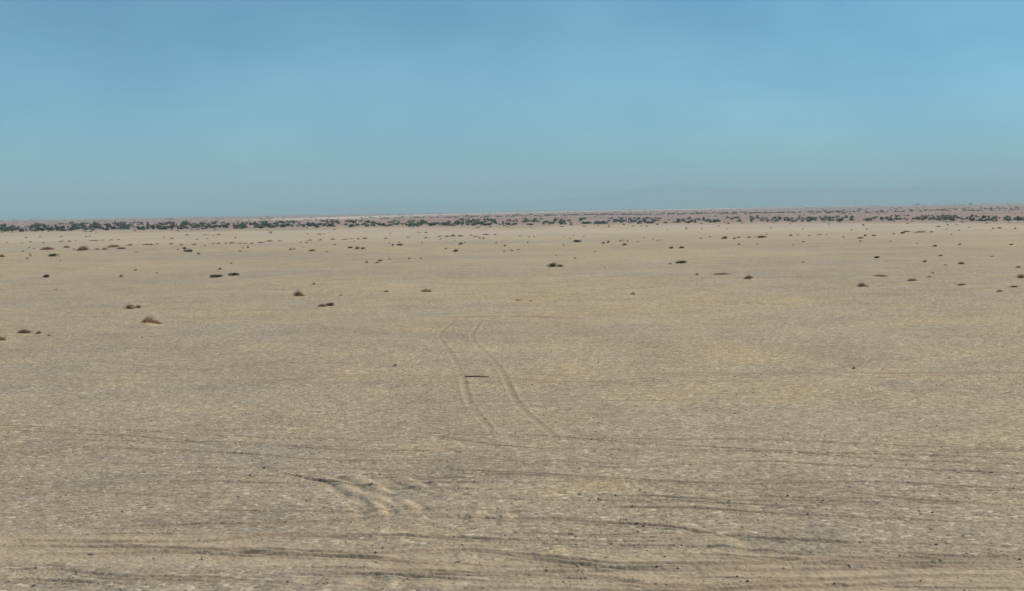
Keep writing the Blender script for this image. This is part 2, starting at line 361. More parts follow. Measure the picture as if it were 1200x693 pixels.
# ---------------------------------------------------------------- materials
class NT:
    def __init__(self, name):
        self.m = bpy.data.materials.new(name); self.m.use_nodes = True
        self.t = self.m.node_tree; self.t.nodes.clear()
        self.out = self.n('ShaderNodeOutputMaterial')
    def n(self, typ, **kw):
        o = self.t.nodes.new(typ)
        for k, v in kw.items():
            if k.startswith('i_'):
                o.inputs[int(k[2:]) if k[2:].isdigit() else k[2:].replace('_', ' ')].default_value = v
            else: setattr(o, k, v)
        return o
    def l(self, a, b): self.t.links.new(a, b)
    def noise(self, vec, scale, detail=4, rough=.55):
        o = self.n('ShaderNodeTexNoise'); o.inputs['Scale'].default_value = scale
        o.inputs['Detail'].default_value = detail; o.inputs['Roughness'].default_value = rough
        self.l(vec, o.inputs['Vector']); return o
    def ramp(self, fac, stops):
        o = self.n('ShaderNodeValToRGB'); e = o.color_ramp.elements
        while len(e) < len(stops): e.new(.5)
        for i, (p, c) in enumerate(stops):
            e[i].position = p; e[i].color = (*c, 1) if len(c) == 3 else c
        self.l(fac, o.inputs[0]); return o.outputs[0]
    def mix(self, fac, a, b, mode='MIX'):
        o = self.n('ShaderNodeMix', data_type='RGBA', blend_type=mode)
        for s, v in ((o.inputs[0], fac), (o.inputs[6], a), (o.inputs[7], b)):
            if isinstance(v, (int, float)): s.default_value = v
            elif isinstance(v, tuple): s.default_value = (*v, 1)
            else: self.l(v, s)
        return o.outputs[2]
    def math(self, op, a, b=None, clamp=False):
        o = self.n('ShaderNodeMath', operation=op, use_clamp=clamp)
        for i, v in enumerate((a, b)):
            if v is None: continue
            if isinstance(v, (int, float)): o.inputs[i].default_value = v
            else: self.l(v, o.inputs[i])
        return o.outputs[0]

def ground_material():
    k = NT('desert_ground')
    pos = k.n('ShaderNodeNewGeometry').outputs['Position']
    sand = k.n('ShaderNodeAttribute', attribute_name='sand').outputs['Fac']
    far = k.n('ShaderNodeAttribute', attribute_name='pink').outputs['Fac']
    cream = k.n('ShaderNodeAttribute', attribute_name='cream').outputs['Fac']
    n1 = k.noise(pos, 8.5, 6, .74).outputs['Fac']          # pebble clusters
    n2 = k.noise(pos, 2.2, 4, .6).outputs['Fac']
    n3 = k.noise(pos, .11, 4, .6).outputs['Fac']
    n4 = k.noise(pos, .018, 4, .6).outputs['Fac']
    v = k.n('ShaderNodeTexVoronoi', feature='F1'); v.inputs['Scale'].default_value = 11.0
    k.l(pos, v.inputs['Vector'])
    vr = k.n('ShaderNodeSeparateColor'); k.l(v.outputs['Color'], vr.inputs[0])
    grav = k.ramp(n1, [(.30, (.15, .125, .088)), (.45, (.335, .274, .190)), (.56, (.435, .354, .242)), (.70, (.62, .51, .355))])
    st = k.ramp(vr.outputs[0], [(.0, (.12, .11, .095)), (.22, (.30, .246, .176)), (.6, (.392, .32, .224)), (.85, (.49, .398, .275)), (1.0, (.82, .72, .52))])
    grav = k.mix(.5, grav, st)
    # warm and grey patches of the stone cover
    grav = k.mix(k.math('MULTIPLY', k.ramp(n3, [(.38, (0, 0, 0)), (.62, (1, 1, 1))]), .5), grav, k.mix(1.0, grav, (1.03, .93, .80), 'MULTIPLY'))
    grav = k.mix(k.math('MULTIPLY', k.ramp(n4, [(.40, (0, 0, 0)), (.58, (1, 1, 1))]), .9), grav, k.mix(1.0, grav, (1.2, 1.15, 1.02), 'MULTIPLY'))
    grav = k.mix(k.math('MULTIPLY', k.ramp(n2, [(.35, (1, 1, 1)), (.55, (0, 0, 0))]), .5), grav, k.mix(1.0, grav, (.80, .80, .82), 'MULTIPLY'))
    n5 = k.noise(pos, .30, 4, .6).outputs['Fac']
    grav = k.mix(k.math('MULTIPLY', k.ramp(n5, [(.36, (1, 1, 1)), (.50, (0, 0, 0))]), .75), grav, k.mix(1.0, grav, (.84, .85, .88), 'MULTIPLY'))
    grav = k.mix(k.math('MULTIPLY', k.ramp(n5, [(.55, (0, 0, 0)), (.66, (1, 1, 1))]), .7), grav, k.mix(1.0, grav, (1.14, 1.09, 1.0), 'MULTIPLY'))
    sc = k.ramp(n2, [(.3, (.43, .322, .20)), (.7, (.55, .42, .27))])
    base = k.mix(k.math('MULTIPLY', sand, k.math('ADD', k.math('MULTIPLY', n1, .7), .45, True)), grav, sc)
    pk = k.ramp(k.noise(pos, .012, 5, .65).outputs['Fac'], [(.3, (.25, .178, .145)), (.55, (.35, .25, .20)), (.75, (.48, .37, .29))])
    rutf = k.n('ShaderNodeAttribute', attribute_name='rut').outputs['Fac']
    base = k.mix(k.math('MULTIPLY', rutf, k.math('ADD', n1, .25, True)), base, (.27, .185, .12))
    base = k.mix(far, base, pk)
    base = k.mix(cream, base, (.66, .56, .44))
    b = k.n('ShaderNodeBsdfPrincipled'); k.l(base, b.inputs['Base Color'])
    b.inputs['Roughness'].default_value = .95; b.inputs['Specular IOR Level'].default_value = .15
    bh = k.math('ADD', k.math('MULTIPLY', v.outputs['Distance'], -.6), n1)
    bp = k.n('ShaderNodeBump'); bp.inputs['Strength'].default_value = .55; bp.inputs['Distance'].default_value = .05
    k.l(bh, bp.inputs['Height']); k.l(bp.outputs[0], b.inputs['Normal'])
    k.l(b.outputs[0], k.out.inputs[0]); return k.m

def plant_material(name, c1, c2, c3, rough=.8, trans=.42):
    k = NT(name)
    rnd = k.n('ShaderNodeObjectInfo').outputs['Random']
    at_ = k.n('ShaderNodeAttribute', attribute_name='tint').outputs['Fac']
    c = k.ramp(at_, [(.0, c1), (.5, c2), (1.0, c3)])
    hv = k.n('ShaderNodeHueSaturation'); k.l(c, hv.inputs['Color'])
    k.l(k.math('ADD', k.math('MULTIPLY', rnd, .5), .75), hv.inputs['Value'])
    k.l(k.math('ADD', k.math('MULTIPLY', rnd, .03), .485), hv.inputs['Hue'])
    b = k.n('ShaderNodeBsdfPrincipled'); k.l(hv.outputs[0], b.inputs['Base Color'])
    b.inputs['Roughness'].default_value = rough; b.inputs['Specular IOR Level'].default_value = .2
    tr = k.n('ShaderNodeBsdfTranslucent'); k.l(hv.outputs[0], tr.inputs[0])
    ms = k.n('ShaderNodeMixShader'); ms.inputs[0].default_value = trans
    k.l(b.outputs[0], ms.inputs[1]); k.l(tr.outputs[0], ms.inputs[2])
    k.l(ms.outputs[0], k.out.inputs[0]); return k.m

def stone_material():
    k = NT('desert_stone')
    a = k.n('ShaderNodeAttribute', attribute_name='tint').outputs['Fac']
    pos = k.n('ShaderNodeNewGeometry').outputs['Position']
    c = k.ramp(a, [(.0, (.13, .12, .105)), (.2, (.28, .25, .20)), (.6, (.42, .375, .28)), (.85, (.55, .49, .36)), (1.0, (.72, .68, .58))])
    c = k.mix(.3, c, k.mix(1.0, c, k.noise(pos, 60, 3).outputs['Color'], 'MULTIPLY'))
    b = k.n('ShaderNodeBsdfPrincipled'); k.l(c, b.inputs['Base Color'])
    b.inputs['Roughness'].default_value = .9; b.inputs['Specular IOR Level'].default_value = .2
    k.l(b.outputs[0], k.out.inputs[0]); return k.m

M_GROUND = ground_material()
M_STONE = stone_material()
MATS = {
 'd': plant_material('dry_twigs', (.25, .15, .092), (.42, .27, .17), (.58, .41, .27)),
 'r': plant_material('reddish_twigs', (.30, .165, .105), (.48, .29, .19), (.60, .40, .27)),
 'p': plant_material('pale_twigs', (.24, .17, .11), (.36, .27, .18), (.48, .37, .25)),
 'g': plant_material('green_leaves', (.05, .06, .032), (.10, .11, .058), (.17, .165, .09)),
 'k': plant_material('dark_leaves', (.05, .052, .035), (.095, .093, .06), (.16, .145, .095)),
 'o': plant_material('olive_leaves', (.085, .07, .042), (.155, .13, .075), (.24, .20, .12)),
 'b': plant_material('belt_leaves', (.085, .11, .092), (.145, .172, .138), (.21, .235, .18)),
}
M_WOOD = plant_material('dry_wood', (.10, .07, .048), (.17, .12, .085), (.2, .15, .1))

# ---------------------------------------------------------------- mesh helpers
def make_mesh(name, V, faces_flat, per, mat, attrs=None, smooth=False):
    me = bpy.data.meshes.new(name)
    V = np.asarray(V, np.float32); fl = np.asarray(faces_flat, np.int32)
    nf = len(fl) // per
    me.vertices.add(len(V)); me.vertices.foreach_set('co', V.ravel())
    me.loops.add(len(fl)); me.loops.foreach_set('vertex_index', fl)
    me.polygons.add(nf)
    me.polygons.foreach_set('loop_start', np.arange(0, nf * per, per, dtype=np.int32))
    me.polygons.foreach_set('loop_total', np.full(nf, per, np.int32))
    if smooth: me.polygons.foreach_set('use_smooth', np.ones(nf, bool))
    me.update(calc_edges=True)
    for an, arr in (attrs or {}).items():
        a = me.attributes.new(an, 'FLOAT', 'POINT'); a.data.foreach_set('value', np.asarray(arr, np.float32))
    me.materials.append(mat)
    return me

def link(name, me, parent=None):
    o = bpy.data.objects.new(name, me); COL.objects.link(o)
    if parent is not None: o.parent = parent
    return o

def tag(o, label=None, cat=None, group=None, kind=None):
    if label: o['label'] = label
    if cat: o['category'] = cat
    if group: o['group'] = group
    if kind: o['kind'] = kind
    return o

# ---------------------------------------------------------------- ground: one sheet, fine in front of the eye
def build_ground():
    fine = np.linspace(-24.5, 24.5, 1080)
    left = -24.5 - np.geomspace(.06, 155.5, 46)
    right = 24.5 + np.geomspace(.06, 155.5, 46)
    th = np.radians(np.concatenate([left[::-1], fine, right]))
    th[0] = -math.pi; th = th[:-1]                         # last column meets the first
    phi = np.concatenate([np.arange(.31, .13, -.00026), np.arange(.13, .004, -.00050), np.arange(.004, .0004, -.00022)])
    r = np.concatenate([np.array([2., 5., 9., 13.]), HC / np.tan(phi), np.array([15000., 18000, 23000, 30000, 40000])])
    r = np.unique(r)
    nr, nt = len(r), len(th)
    Rg, Tg = np.meshgrid(r, th, indexing='ij')
    X = (Rg * np.sin(Tg)).ravel(); Y = (Rg * np.cos(Tg)).ravel()
    Z, sand, rut = ground_fields(X, Y)
    Rf = Rg.ravel(); Tf = Tg.ravel()
    Z[Rf > 12000] = 0
    Z[(Rf < 13)] *= .3
    # zones of the far plain: reddish ground past the bushes, a pale sand flat in it
    belt = np.interp(np.degrees(Tf), [-22, -12, -5, 0, 6, 12, 20], [560, 520, 500, 480, 470, 445, 400])
    nb = fbm(X / 60, Y / 60, 91, 4)
    pink = sstep(.95, 1.25, Rf / belt + .28 * nb)
    # angle below the skyline decides nothing; the flat is a strip of country running off to the right
    cr = np.interp(np.degrees(Tf), [-22, -11, -8, -5, 0, 5, 10, 15, 20], [1000, 1500, 1750, 2200, 3600, 4800, 5600, 11000, 14000])
    q = np.log(Rf / cr) + .25 * fbm(X / 500, Y / 500, 97, 3)
    cream = np.exp(-(q / .24) ** 2) * sstep(-13, -7, np.degrees(Tf)) * .85
    q2 = np.log(Rf / (belt * .93)) + .12 * nb
    cream = np.maximum(cream, .30 * sstep(190, 330, Rf) * sstep(1.02, .93, Rf / belt + .2 * nb) * (.8 + .8 * fbm(X / 70, Y / 70, 95, 3)))
    cream = np.maximum(cream, .4 * np.exp(-(q2 / .08) ** 2) * sstep(-.2, .3, fbm(X / 25, Y / 60, 99, 3)))
    idx = np.arange(nr * nt).reshape(nr, nt)
    a = idx[:-1]; b = idx[1:]
    a2 = np.roll(a, -1, 1); b2 = np.roll(b, -1, 1)
    quads = np.stack([a, a2, b2, b], -1).reshape(-1)      # wound so that the normals point up
    V = np.stack([X, Y, Z], -1)
    # close the middle with a small cap joined to the first ring
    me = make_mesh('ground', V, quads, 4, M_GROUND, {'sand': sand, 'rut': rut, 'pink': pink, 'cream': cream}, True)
    import bmesh
    o = link('ground', me); tag(o, kind='structure')
    if me.polygons[nt * 50].normal.z < 0: me.flip_normals()
    return o
build_ground()

# ---------------------------------------------------------------- plants
def twig_shrub(seed, n=420, spread=1.0, leafy=0.0, bare=.25, flat_=1.0):
    """unit shrub: width about 1, height about 1; curved tapering twigs (and leaves) rising from a woody base"""
    g = np.random.default_rng(seed)
    V = []; Fc = []; T = []
    lob = g.normal(0, .2, (5, 2)); lobh = g.uniform(.4, 1.0, 5); lobh[0] = 1
    for i in range(n):
        k = g.integers(5)
        az = g.uniform(0, 2 * math.pi); rr = math.sqrt(g.uniform(0, 1)) * .46 * spread
        tip = np.array([lob[k, 0] + rr * math.cos(az), lob[k, 1] + rr * math.sin(az), 0.])
        tip[:2] = np.clip(tip[:2], -.56, .56)
        d = math.hypot(tip[0], tip[1])
        tip[2] = lobh[k] * math.sqrt(max(.03, 1 - (d / .6) ** 2)) * g.uniform(.45, 1.02)
        root = np.array([lob[k, 0] * .8 + g.normal(0, .09), lob[k, 1] * .8 + g.normal(0, .09), -.06])
        mid = root * .35 + tip * .65 + np.array([0, 0, .10 * tip[2]]) + g.normal(0, .035, 3)
        w = g.uniform(.008, .02)
        side = np.cross(tip - root, g.normal(0, 1, 3)); side /= np.linalg.norm(side) + 1e-6
        b = len(V)
        t = g.uniform(0, 1)
        V += [root - side * w, root + side * w, mid + side * w * .8, mid - side * w * .8, tip + side * w * .3, tip - side * w * .3]
        T += [t * .4] * 2 + [t * .7] * 2 + [t] * 2
        Fc += [b, b + 1, b + 2, b + 3, b + 3, b + 2, b + 4, b + 5]
    return np.array(V), np.array(Fc), np.array(T)

def leaf_cloud(seed, n=520, size=.06, nl=6):
    """unit crown: small leaf faces in uneven clumps, open between them"""
    g = np.random.default_rng(seed)
    cx = g.uniform(-.34, .34, (nl, 2)); ch = g.uniform(.45, .78, nl); cr = g.uniform(.17, .30, nl)
    V = []; Fc = []; T = []
    for i in range(n):
        k = g.integers(nl)
        v = g.normal(0, 1, 3); v /= np.linalg.norm(v); v *= cr[k] * g.uniform(.55, 1.08)
        hh = ch[k] * (1 - .55 * (np.hypot(*cx[k]) / .48) ** 2)
        p = np.array([cx[k, 0] + v[0], cx[k, 1] + v[1], max(.02, hh + v[2] * 1.15 - .08 * g.uniform())])
        if g.uniform() < .22: p[2] *= g.uniform(.1, .8)
        a = g.normal(0, 1, 3); a /= np.linalg.norm(a)
        b_ = np.cross(a, g.normal(0, 1, 3)); b_ /= np.linalg.norm(b_) + 1e-6
        s = size * g.uniform(.6, 1.4)
        b = len(V)
        V += [p - a * s, p + b_ * s * .55, p + a * s, p - b_ * s * .55]
        t = np.clip(.5 + .28 * g.normal() + .12 * (k % 3 - 1), 0, 1)
        T += [t] * 4
        Fc += [b, b + 1, b + 2, b + 3]
    return np.array(V), np.array(Fc), np.array(T)

def stems(seed, n=9, top=.6):
    g = np.random.default_rng(seed)
    V = []; Fc = []; T = []
    for i in range(n):
        az = g.uniform(0, 2 * math.pi); r = g.uniform(.05, .34)
        p0 = np.array([g.normal(0, .04), g.normal(0, .04), -.08]); p2 = np.array([r * math.cos(az), r * math.sin(az), top * g.uniform(.6, 1)])
        p1 = p0 * .5 + p2 * .5 + np.array([0, 0, .08])
        b = len(V); t = g.uniform(0, 1)
        for p, w in ((p0, .022), (p1, .014), (p2, .005)):
            for q in range(4):
                V.append(p + np.array([w * math.cos(q * math.pi / 2), w * math.sin(q * math.pi / 2), 0])); T.append(t)
        for j in range(2):
            for q in range(4):
                Fc += [b + j * 4 + q, b + j * 4 + (q + 1) % 4, b + j * 4 + 4 + (q + 1) % 4, b + j * 4 + 4 + q]
    return np.array(V), np.array(Fc), np.array(T)

def cat(*parts):
    V = []; Fc = []; T = []; o = 0
    for v, f, t in parts:
        V.append(v); Fc.append(f + o); T.append(t); o += len(v)
    return np.concatenate(V), np.concatenate(Fc), np.concatenate(T)

def pm(name, p, mat): return make_mesh(name, p[0], p[1], 4, mat, {'tint': p[2]})

PROTO = {}
for kd in 'drp':
    PROTO[kd] = []
    for v in range(4):
        st = stems(100 + v, 10, .55); tw = twig_shrub(200 + v + ord(kd), 380)
        PROTO[kd].append((pm('woody_base', st, M_WOOD), pm('twigs', tw, MATS[kd]), pm('dry_shrub', cat(st, twig_shrub(300 + v + ord(kd), 240, .95)), MATS[kd])))
for kd in 'gko':
    PROTO[kd] = []
    for v in range(4):
        st = stems(400 + v, 10, .55); lf = leaf_cloud(500 + v + ord(kd), 900, .055, 8)
        PROTO[kd].append((pm('woody_base', st, M_WOOD), pm('foliage', lf, MATS[kd]), pm('green_shrub', cat(st, leaf_cloud(600 + v + ord(kd), 420, .075, 7)), MATS[kd])))
BELT = [pm('bush', cat(stems(700 + v, 8, .5), leaf_cloud(720 + v, 420, .085, 4 + v % 4)), MATS['b']) for v in range(8)]

KNAME = {'d': ('dry_shrub', 'dry shrub'), 'r': ('dry_shrub', 'dry shrub'), 'p': ('dry_shrub', 'dry shrub'),
         'g': ('green_shrub', 'green shrub'), 'k': ('green_shrub', 'green shrub'), 'o': ('green_shrub', 'green shrub')}
GROUPS = {'dry_shrub': 'dry shrubs scattered over the plain', 'green_shrub': 'green shrubs scattered over the plain'}

def place(px, py, w, h, x, y, z, kd, label, group, parts):
    dist = math.hypot(x, y)
    wm, hm = w * dist / F, h * dist / F
    v = random.randrange(4)
    nm, catg = KNAME[kd]
    if parts:
        o = bpy.data.objects.new(nm, None); COL.objects.link(o); o.empty_display_size = .2
        link('woody_base', PROTO[kd][v][0], o)
        link('twigs' if kd in 'drp' else 'foliage', PROTO[kd][v][1], o)
    else:
        o = link(nm, PROTO[kd][v][2])
    o.location = (x, y + wm * .2, z)
    o.rotation_euler = (0, 0, random.uniform(0, 6.28))
    o.scale = (wm * 1.0, wm * 1.0, hm * 1.06)
    tag(o, label, catg, group)
    return o

px = [n[0] for n in NAMED]; py = [n[1] for n in NAMED]
xs, ys = flat(np.array(px), np.array(py)); zs = height_at(xs, ys)
for n, x, y, z in zip(NAMED, xs, ys, zs):
    if n[1] > 298: z -= .55 * MOUND(n[6], n[3] * math.hypot(x, y) / F)
    place(n[0], n[1], n[2], n[3], x, y, z, n[4], n[5], GROUPS[KNAME[n[4]][0]], n[2] >= 9)

LK = {'d': 'tiny brown dry shrub', 'r': 'tiny reddish dry shrub', 'k': 'tiny dark green shrub'}
def band(x): 
    return ['at far left', 'left of the middle', 'in the middle', 'right of the middle', 'at far right'][min(4, int(x / 240))]
def depth(x, y):
    edge = np.interp(x, [0, 150, 300, 450, 600, 750, 900, 1050, 1200], [272.5, 270.5, 268, 266.5, 264.5, 263, 260.5, 259.5, 260])
    d = y - edge
    return 'close to the bush belt' if d < 10 else ('a short way off the bush belt' if d < 20 else 'well clear of the bush belt')
for kd, L in LITTLE.items():
    xs, ys, zs = at([l[0] for l in L], [l[1] for l in L])
    for l, x, y, z in zip(L, xs, ys, zs):
        lab = '%s, %s, %s' % (LK[kd], depth(l[0], l[1]), band(l[0]))
        place(l[0], l[1], l[2], l[3], x, y, z, kd, lab, lab.replace('tiny', 'the tiny').replace('shrub,', 'shrubs,'), False)

# ---------------------------------------------------------------- the bush belt under the skyline
EX = [0, 150, 300, 450, 600, 750, 900, 1050, 1200]
EDGE = [272.2, 270.5, 268.2, 266.4, 264.5, 263, 260.8, 259.5, 260]
THICK = [9.5, 9.5, 8.5, 8, 8, 8, 7.5, 7, 7]
cand = []
g = np.random.default_rng(5)
tries = 0
def clump(x, y): return vn(np.array([x / 15.]), np.array([y / 3.2]), 501)[0] + .7 * vn(np.array([x / 5.]), np.array([y / 2.]), 503)[0]
while len(cand) < 1350 and tries < 60000:
    tries += 1
    x = g.uniform(-12, 1212); e = np.interp(x, EX, EDGE); t = np.interp(x, EX, THICK)
    u = g.uniform(0, 1)
    y = e - .3 - u * t * .86
    dens = np.interp(x, [0, 300, 480, 600, 900, 1000, 1060, 1200], [.98, .95, .85, .8, .7, .66, .8, .85]) * (1 - .5 * u * u)
    if clump(x, y) * .8 + .46 < 1 - dens - .12 * g.uniform(): continue
    big = np.interp(x, [0, 300, 600, 900, 1050, 1200], [1.12, 1.05, .95, .82, .85, .9])
    w = g.uniform(2.8, 7.0) * big * (1 - .2 * u); h = g.uniform(1.8, 4.4) * big * (1 - .2 * u)
    if g.uniform() < .05: h *= 1.35
    cand.append((x, y, w, h))
# small outliers just in front of the belt
for i in range(60):
    x = g.uniform(0, 1200); e = np.interp(x, EX, EDGE)
    cand.append((x, e + abs(g.normal(0, 1.6)), g.uniform(2, 4.5), g.uniform(1.2, 2)))
cand.sort(key=lambda c: -c[2] * c[3])
ind, rest = cand[:288], cand[288:]
xs, ys = flat(np.array([c[0] for c in ind]), np.array([c[1] for c in ind])); zs = height_at(xs, ys)
for i, (c, x, y, z) in enumerate(zip(ind, xs, ys, zs)):
    d = math.hypot(x, y)
    o = link('bush', BELT[i % 8]); o.location = (x, y, z - .05)
    o.rotation_euler = (0, 0, random.uniform(0, 6.28)); wm = c[2] * d / F; hm = c[3] * d / F
    o.scale = (wm, wm * random.uniform(.8, 1.1), hm)
    e = np.interp(c[0], EX, EDGE)
    row = 'front row' if e - c[1] < 2.6 else ('middle rows' if e - c[1] < 5 else 'back rows')
    seg = ['far left end', 'left stretch', 'left of middle stretch', 'middle stretch', 'right of middle stretch', 'right stretch', 'far right end'][min(6, max(0, int(c[0] / 171.5)))]
    size = 'broad' if c[2] > 8.5 else 'small'
    lab = '%s dark green bush in the %s of the bush belt, %s' % (size, row, seg)
    tag(o, lab, 'bush', 'bush belt under the skyline: ' + lab)

def mass(name, items, seeds, n, size, mat, label, group=None):
    parts = []
    xs, ys = flat(np.array([c[0] for c in items]), np.array([c[1] for c in items])); zs = height_at(xs, ys)
    pool = [leaf_cloud(s, n, size, 4) for s in seeds]
    for i, (c, x, y, z) in enumerate(zip(items, xs, ys, zs)):
        d = math.hypot(x, y); v, f, t = pool[i % len(pool)]
        sc = np.array([c[2] * d / F, c[2] * d / F, c[3] * d / F])
        parts.append((v * sc + np.array([x, y, z]), f, t))
    o = link(name, pm(name, cat(*parts), mat)); tag(o, label, 'bushes', None, 'stuff')
    return o
mass('undergrowth', rest, (801, 802, 803, 804), 60, .16, MATS['b'], 'small dark bushes filling the gaps of the bush belt')

# far scrub lines beyond the belt
HX = [0, 300, 600, 900, 1200]; HY = [257.4, 251.8, 247.0, 242.2, 237.6]
far = []
for i in range(900):
    x = g.uniform(-10, 1210); hy = np.interp(x, HX, HY)
    a = np.interp(x, [0, 380, 560, 700, 950, 1050, 1200], [.05, .15, .5, 1, 1, .6, .8])
    b = np.interp(x, [0, 560, 700, 900, 1050, 1200], [7, 6.6, 6.4, 7.2, 7.6, 7.4])
    if g.uniform() > a: continue
    far.append((x, hy + b + g.normal(0, .55 if x < 950 else 1.2), g.uniform(2, 6), g.uniform(.7, 1.4)))
for i in range(420):
    x = g.uniform(-10, 1210); hy = np.interp(x, HX, HY); e = np.interp(x, EX, EDGE) - np.interp(x, EX, THICK)
    far.append((x, hy + 2 + g.uniform(0, 1) * (e - hy - 1.5), g.uniform(1.2, 3.6), g.uniform(.5, 1.0)))
mass('far_scrub', far, (811, 812, 813), 34, .2, MATS['b'], 'thin dark lines of scrub on the reddish plain beyond the bush belt')
sky_line = []
for i in range(260):
    x = g.uniform(-10, 1210); hy = np.interp(x, HX, HY)
    sky_line.append((x, hy + .5 + g.uniform(0, .7), g.uniform(2, 7), g.uniform(.5, 1.0)))
mass('skyline_scrub', sky_line, (821, 822), 24, .22, MATS['b'], 'hazy scrub along the skyline of the far plain')

# trees that stand up on the skyline
for (x, hy, w, h, lab) in [(1076, 239.4, 3.2, 1.9, 'tiny rounded dark tree on the skyline, left one of the two on the right'),
                           (1138, 238.9, 5, 1.6, 'tiny flat dark tree on the skyline, right one of the two on the right')]:
    X, Y = flat(x, hy + 1.2); d = math.hypot(X, Y)
    o = bpy.data.objects.new('skyline_tree', None); COL.objects.link(o); o.location = (X, Y, height_at(X, Y)[0] - .1)
    o.scale = (w * d / F, w * d / F, (h + .6) * d / F)
    link('trunk', pm('trunk', stems(901, 5, .6), M_WOOD), o); link('crown', pm('crown', leaf_cloud(902, 420, .1, 5), MATS['k']), o)
    tag(o, lab, 'tree')

# ---------------------------------------------------------------- stones
def stone_geo(g, n):
    """n little irregular stones: six corners each, pushed about"""
    base = np.array([[1, 0, 0], [0, 1, 0], [-1, 0, 0], [0, -1, 0], [0, 0, 1], [0, 0, -.5]], float)
    f = np.array([[0, 1, 4], [1, 2, 4], [2, 3, 4], [3, 0, 4], [1, 0, 5], [2, 1, 5], [3, 2, 5], [0, 3, 5]])
    V = np.repeat(base[None], n, 0) * g.uniform(.6, 1.25, (n, 6, 1)) + g.normal(0, .12, (n, 6, 3))
    Fc = (f[None] + (np.arange(n) * 6)[:, None, None]).reshape(-1)
    return V, Fc

def build_gravel(n=80000):
    g = np.random.default_rng(77)
    # even cover per square metre near the eye, thinning outwards
    r = np.sqrt(g.uniform(15.5 ** 2, 95 ** 2, n * 3)); th = np.radians(g.uniform(-25, 25, n * 3))
    keep = g.uniform(0, 1, n * 3) < np.clip(40 / r, .12, 1) ** 1.3
    X = (r * np.sin(th))[keep][:n]; Y = (r * np.cos(th))[keep][:n]
    pch = fbm(X / 7, Y / 7, 71, 3) + .6 * fbm(X / 1.6, Y / 1.6, 73, 2)
    keep = pch > -.28 + .35 * g.uniform(-1, 1, len(X)); X = X[keep]; Y = Y[keep]
    Z, sand, _ = ground_fields(X, Y)
    keep = g.uniform(0, 1, len(X)) > sand * 1.05; X = X[keep]; Y = Y[keep]; Z = Z[keep]
    n0 = len(X)
    lx = []; ly = []
    for pts, hw, dep, sa, ru in TRACKS:
        a = np.array(pts, float)
        tx, ty = flat(a[:, 0], a[:, 1]); sl = np.hypot(np.diff(tx), np.diff(ty)); cs = np.concatenate([[0], np.cumsum(sl)])
        k = int(cs[-1] * 5); q = g.uniform(0, cs[-1], k)
        q = q[fbm(q / 1.3, q * 0 + hw * 1000 + len(pts) * 7, 131, 2) > .02]
        if abs(ty[-1] - ty[0]) > abs(tx[-1] - tx[0]): continue
        lx.append(np.interp(q, cs, tx)); ly.append(np.interp(q, cs, ty) + g.normal(0, .035, len(q)) + hw * 1.3)
    lx = np.concatenate(lx); ly = np.concatenate(ly); ok = np.hypot(lx, ly) > 15
    lx = lx[ok]; ly = ly[ok]; lz, _, _ = ground_fields(lx, ly)
    X = np.concatenate([X, lx]); Y = np.concatenate([Y, ly]); Z = np.concatenate([Z, lz])
    m = len(X)
    V, Fc = stone_geo(g, m)
    s = np.clip(g.lognormal(math.log(.0118), .40, m), .006, .038)
    a = g.uniform(0, 2 * math.pi, m); ca, sa = np.cos(a)[:, None], np.sin(a)[:, None]
    sx = s[:, None] * g.uniform(.8, 1.5, (m, 1)); sz = s[:, None] * g.uniform(.45, .85, (m, 1))
    x = V[:, :, 0] * sx; y = V[:, :, 1] * s[:, None]; z = V[:, :, 2] * sz
    P = np.stack([x * ca - y * sa + X[:, None], x * sa + y * ca + Y[:, None], z + Z[:, None] + s[:, None] * .12], -1).reshape(-1, 3)
    t = g.beta(2.2, 1.9, m); u = g.uniform(0, 1, m); t = .25 + .65 * t; t[u < .04] = g.uniform(.05, .25, (u < .04).sum()); t[u > .95] = g.uniform(.9, 1, (u > .95).sum())
    o = link('gravel', make_mesh('gravel', P, Fc, 3, M_STONE, {'tint': np.repeat(t, 6)}))
    tag(o, 'grey and tan gravel strewn over the desert floor', 'gravel', None, 'stuff')
build_gravel()

def big_stone(px, py, wpx, tint, label):
    x, y, z = at([px], [py]); x, y, z = x[0], y[0], z[0]
    g = np.random.default_rng(int(px * 7 + py))
    import bmesh
    bm = bmesh.new(); bmesh.ops.create_icosphere(bm, subdivisions=2, radius=1)
    s = wpx * math.hypot(x, y) / F / 2
    for v in bm.verts:
        c = v.co; n = 1 + .35 * vn(np.array([c.x * 1.7 + px]), np.array([c.y * 1.7 + c.z * 2.3]), 5)[0]
        v.co = Vector((c.x * s * 1.05 * n, c.y * s * .8 * n, max(-.5, c.z) * s * .62 * n))
    me = bpy.data.meshes.new('stone'); bm.to_mesh(me); bm.free()
    a = me.attributes.new('tint', 'FLOAT', 'POINT'); a.data.foreach_set('value', np.full(len(me.vertices), tint, np.float32))
    me.materials.append(M_STONE)
    o = link('stone', me); o.location = (x, y, z + s * .1); o.rotation_euler = (0, 0, g.uniform(0, 6))
    tag(o, label, 'stone', 'single stones on the gravel')
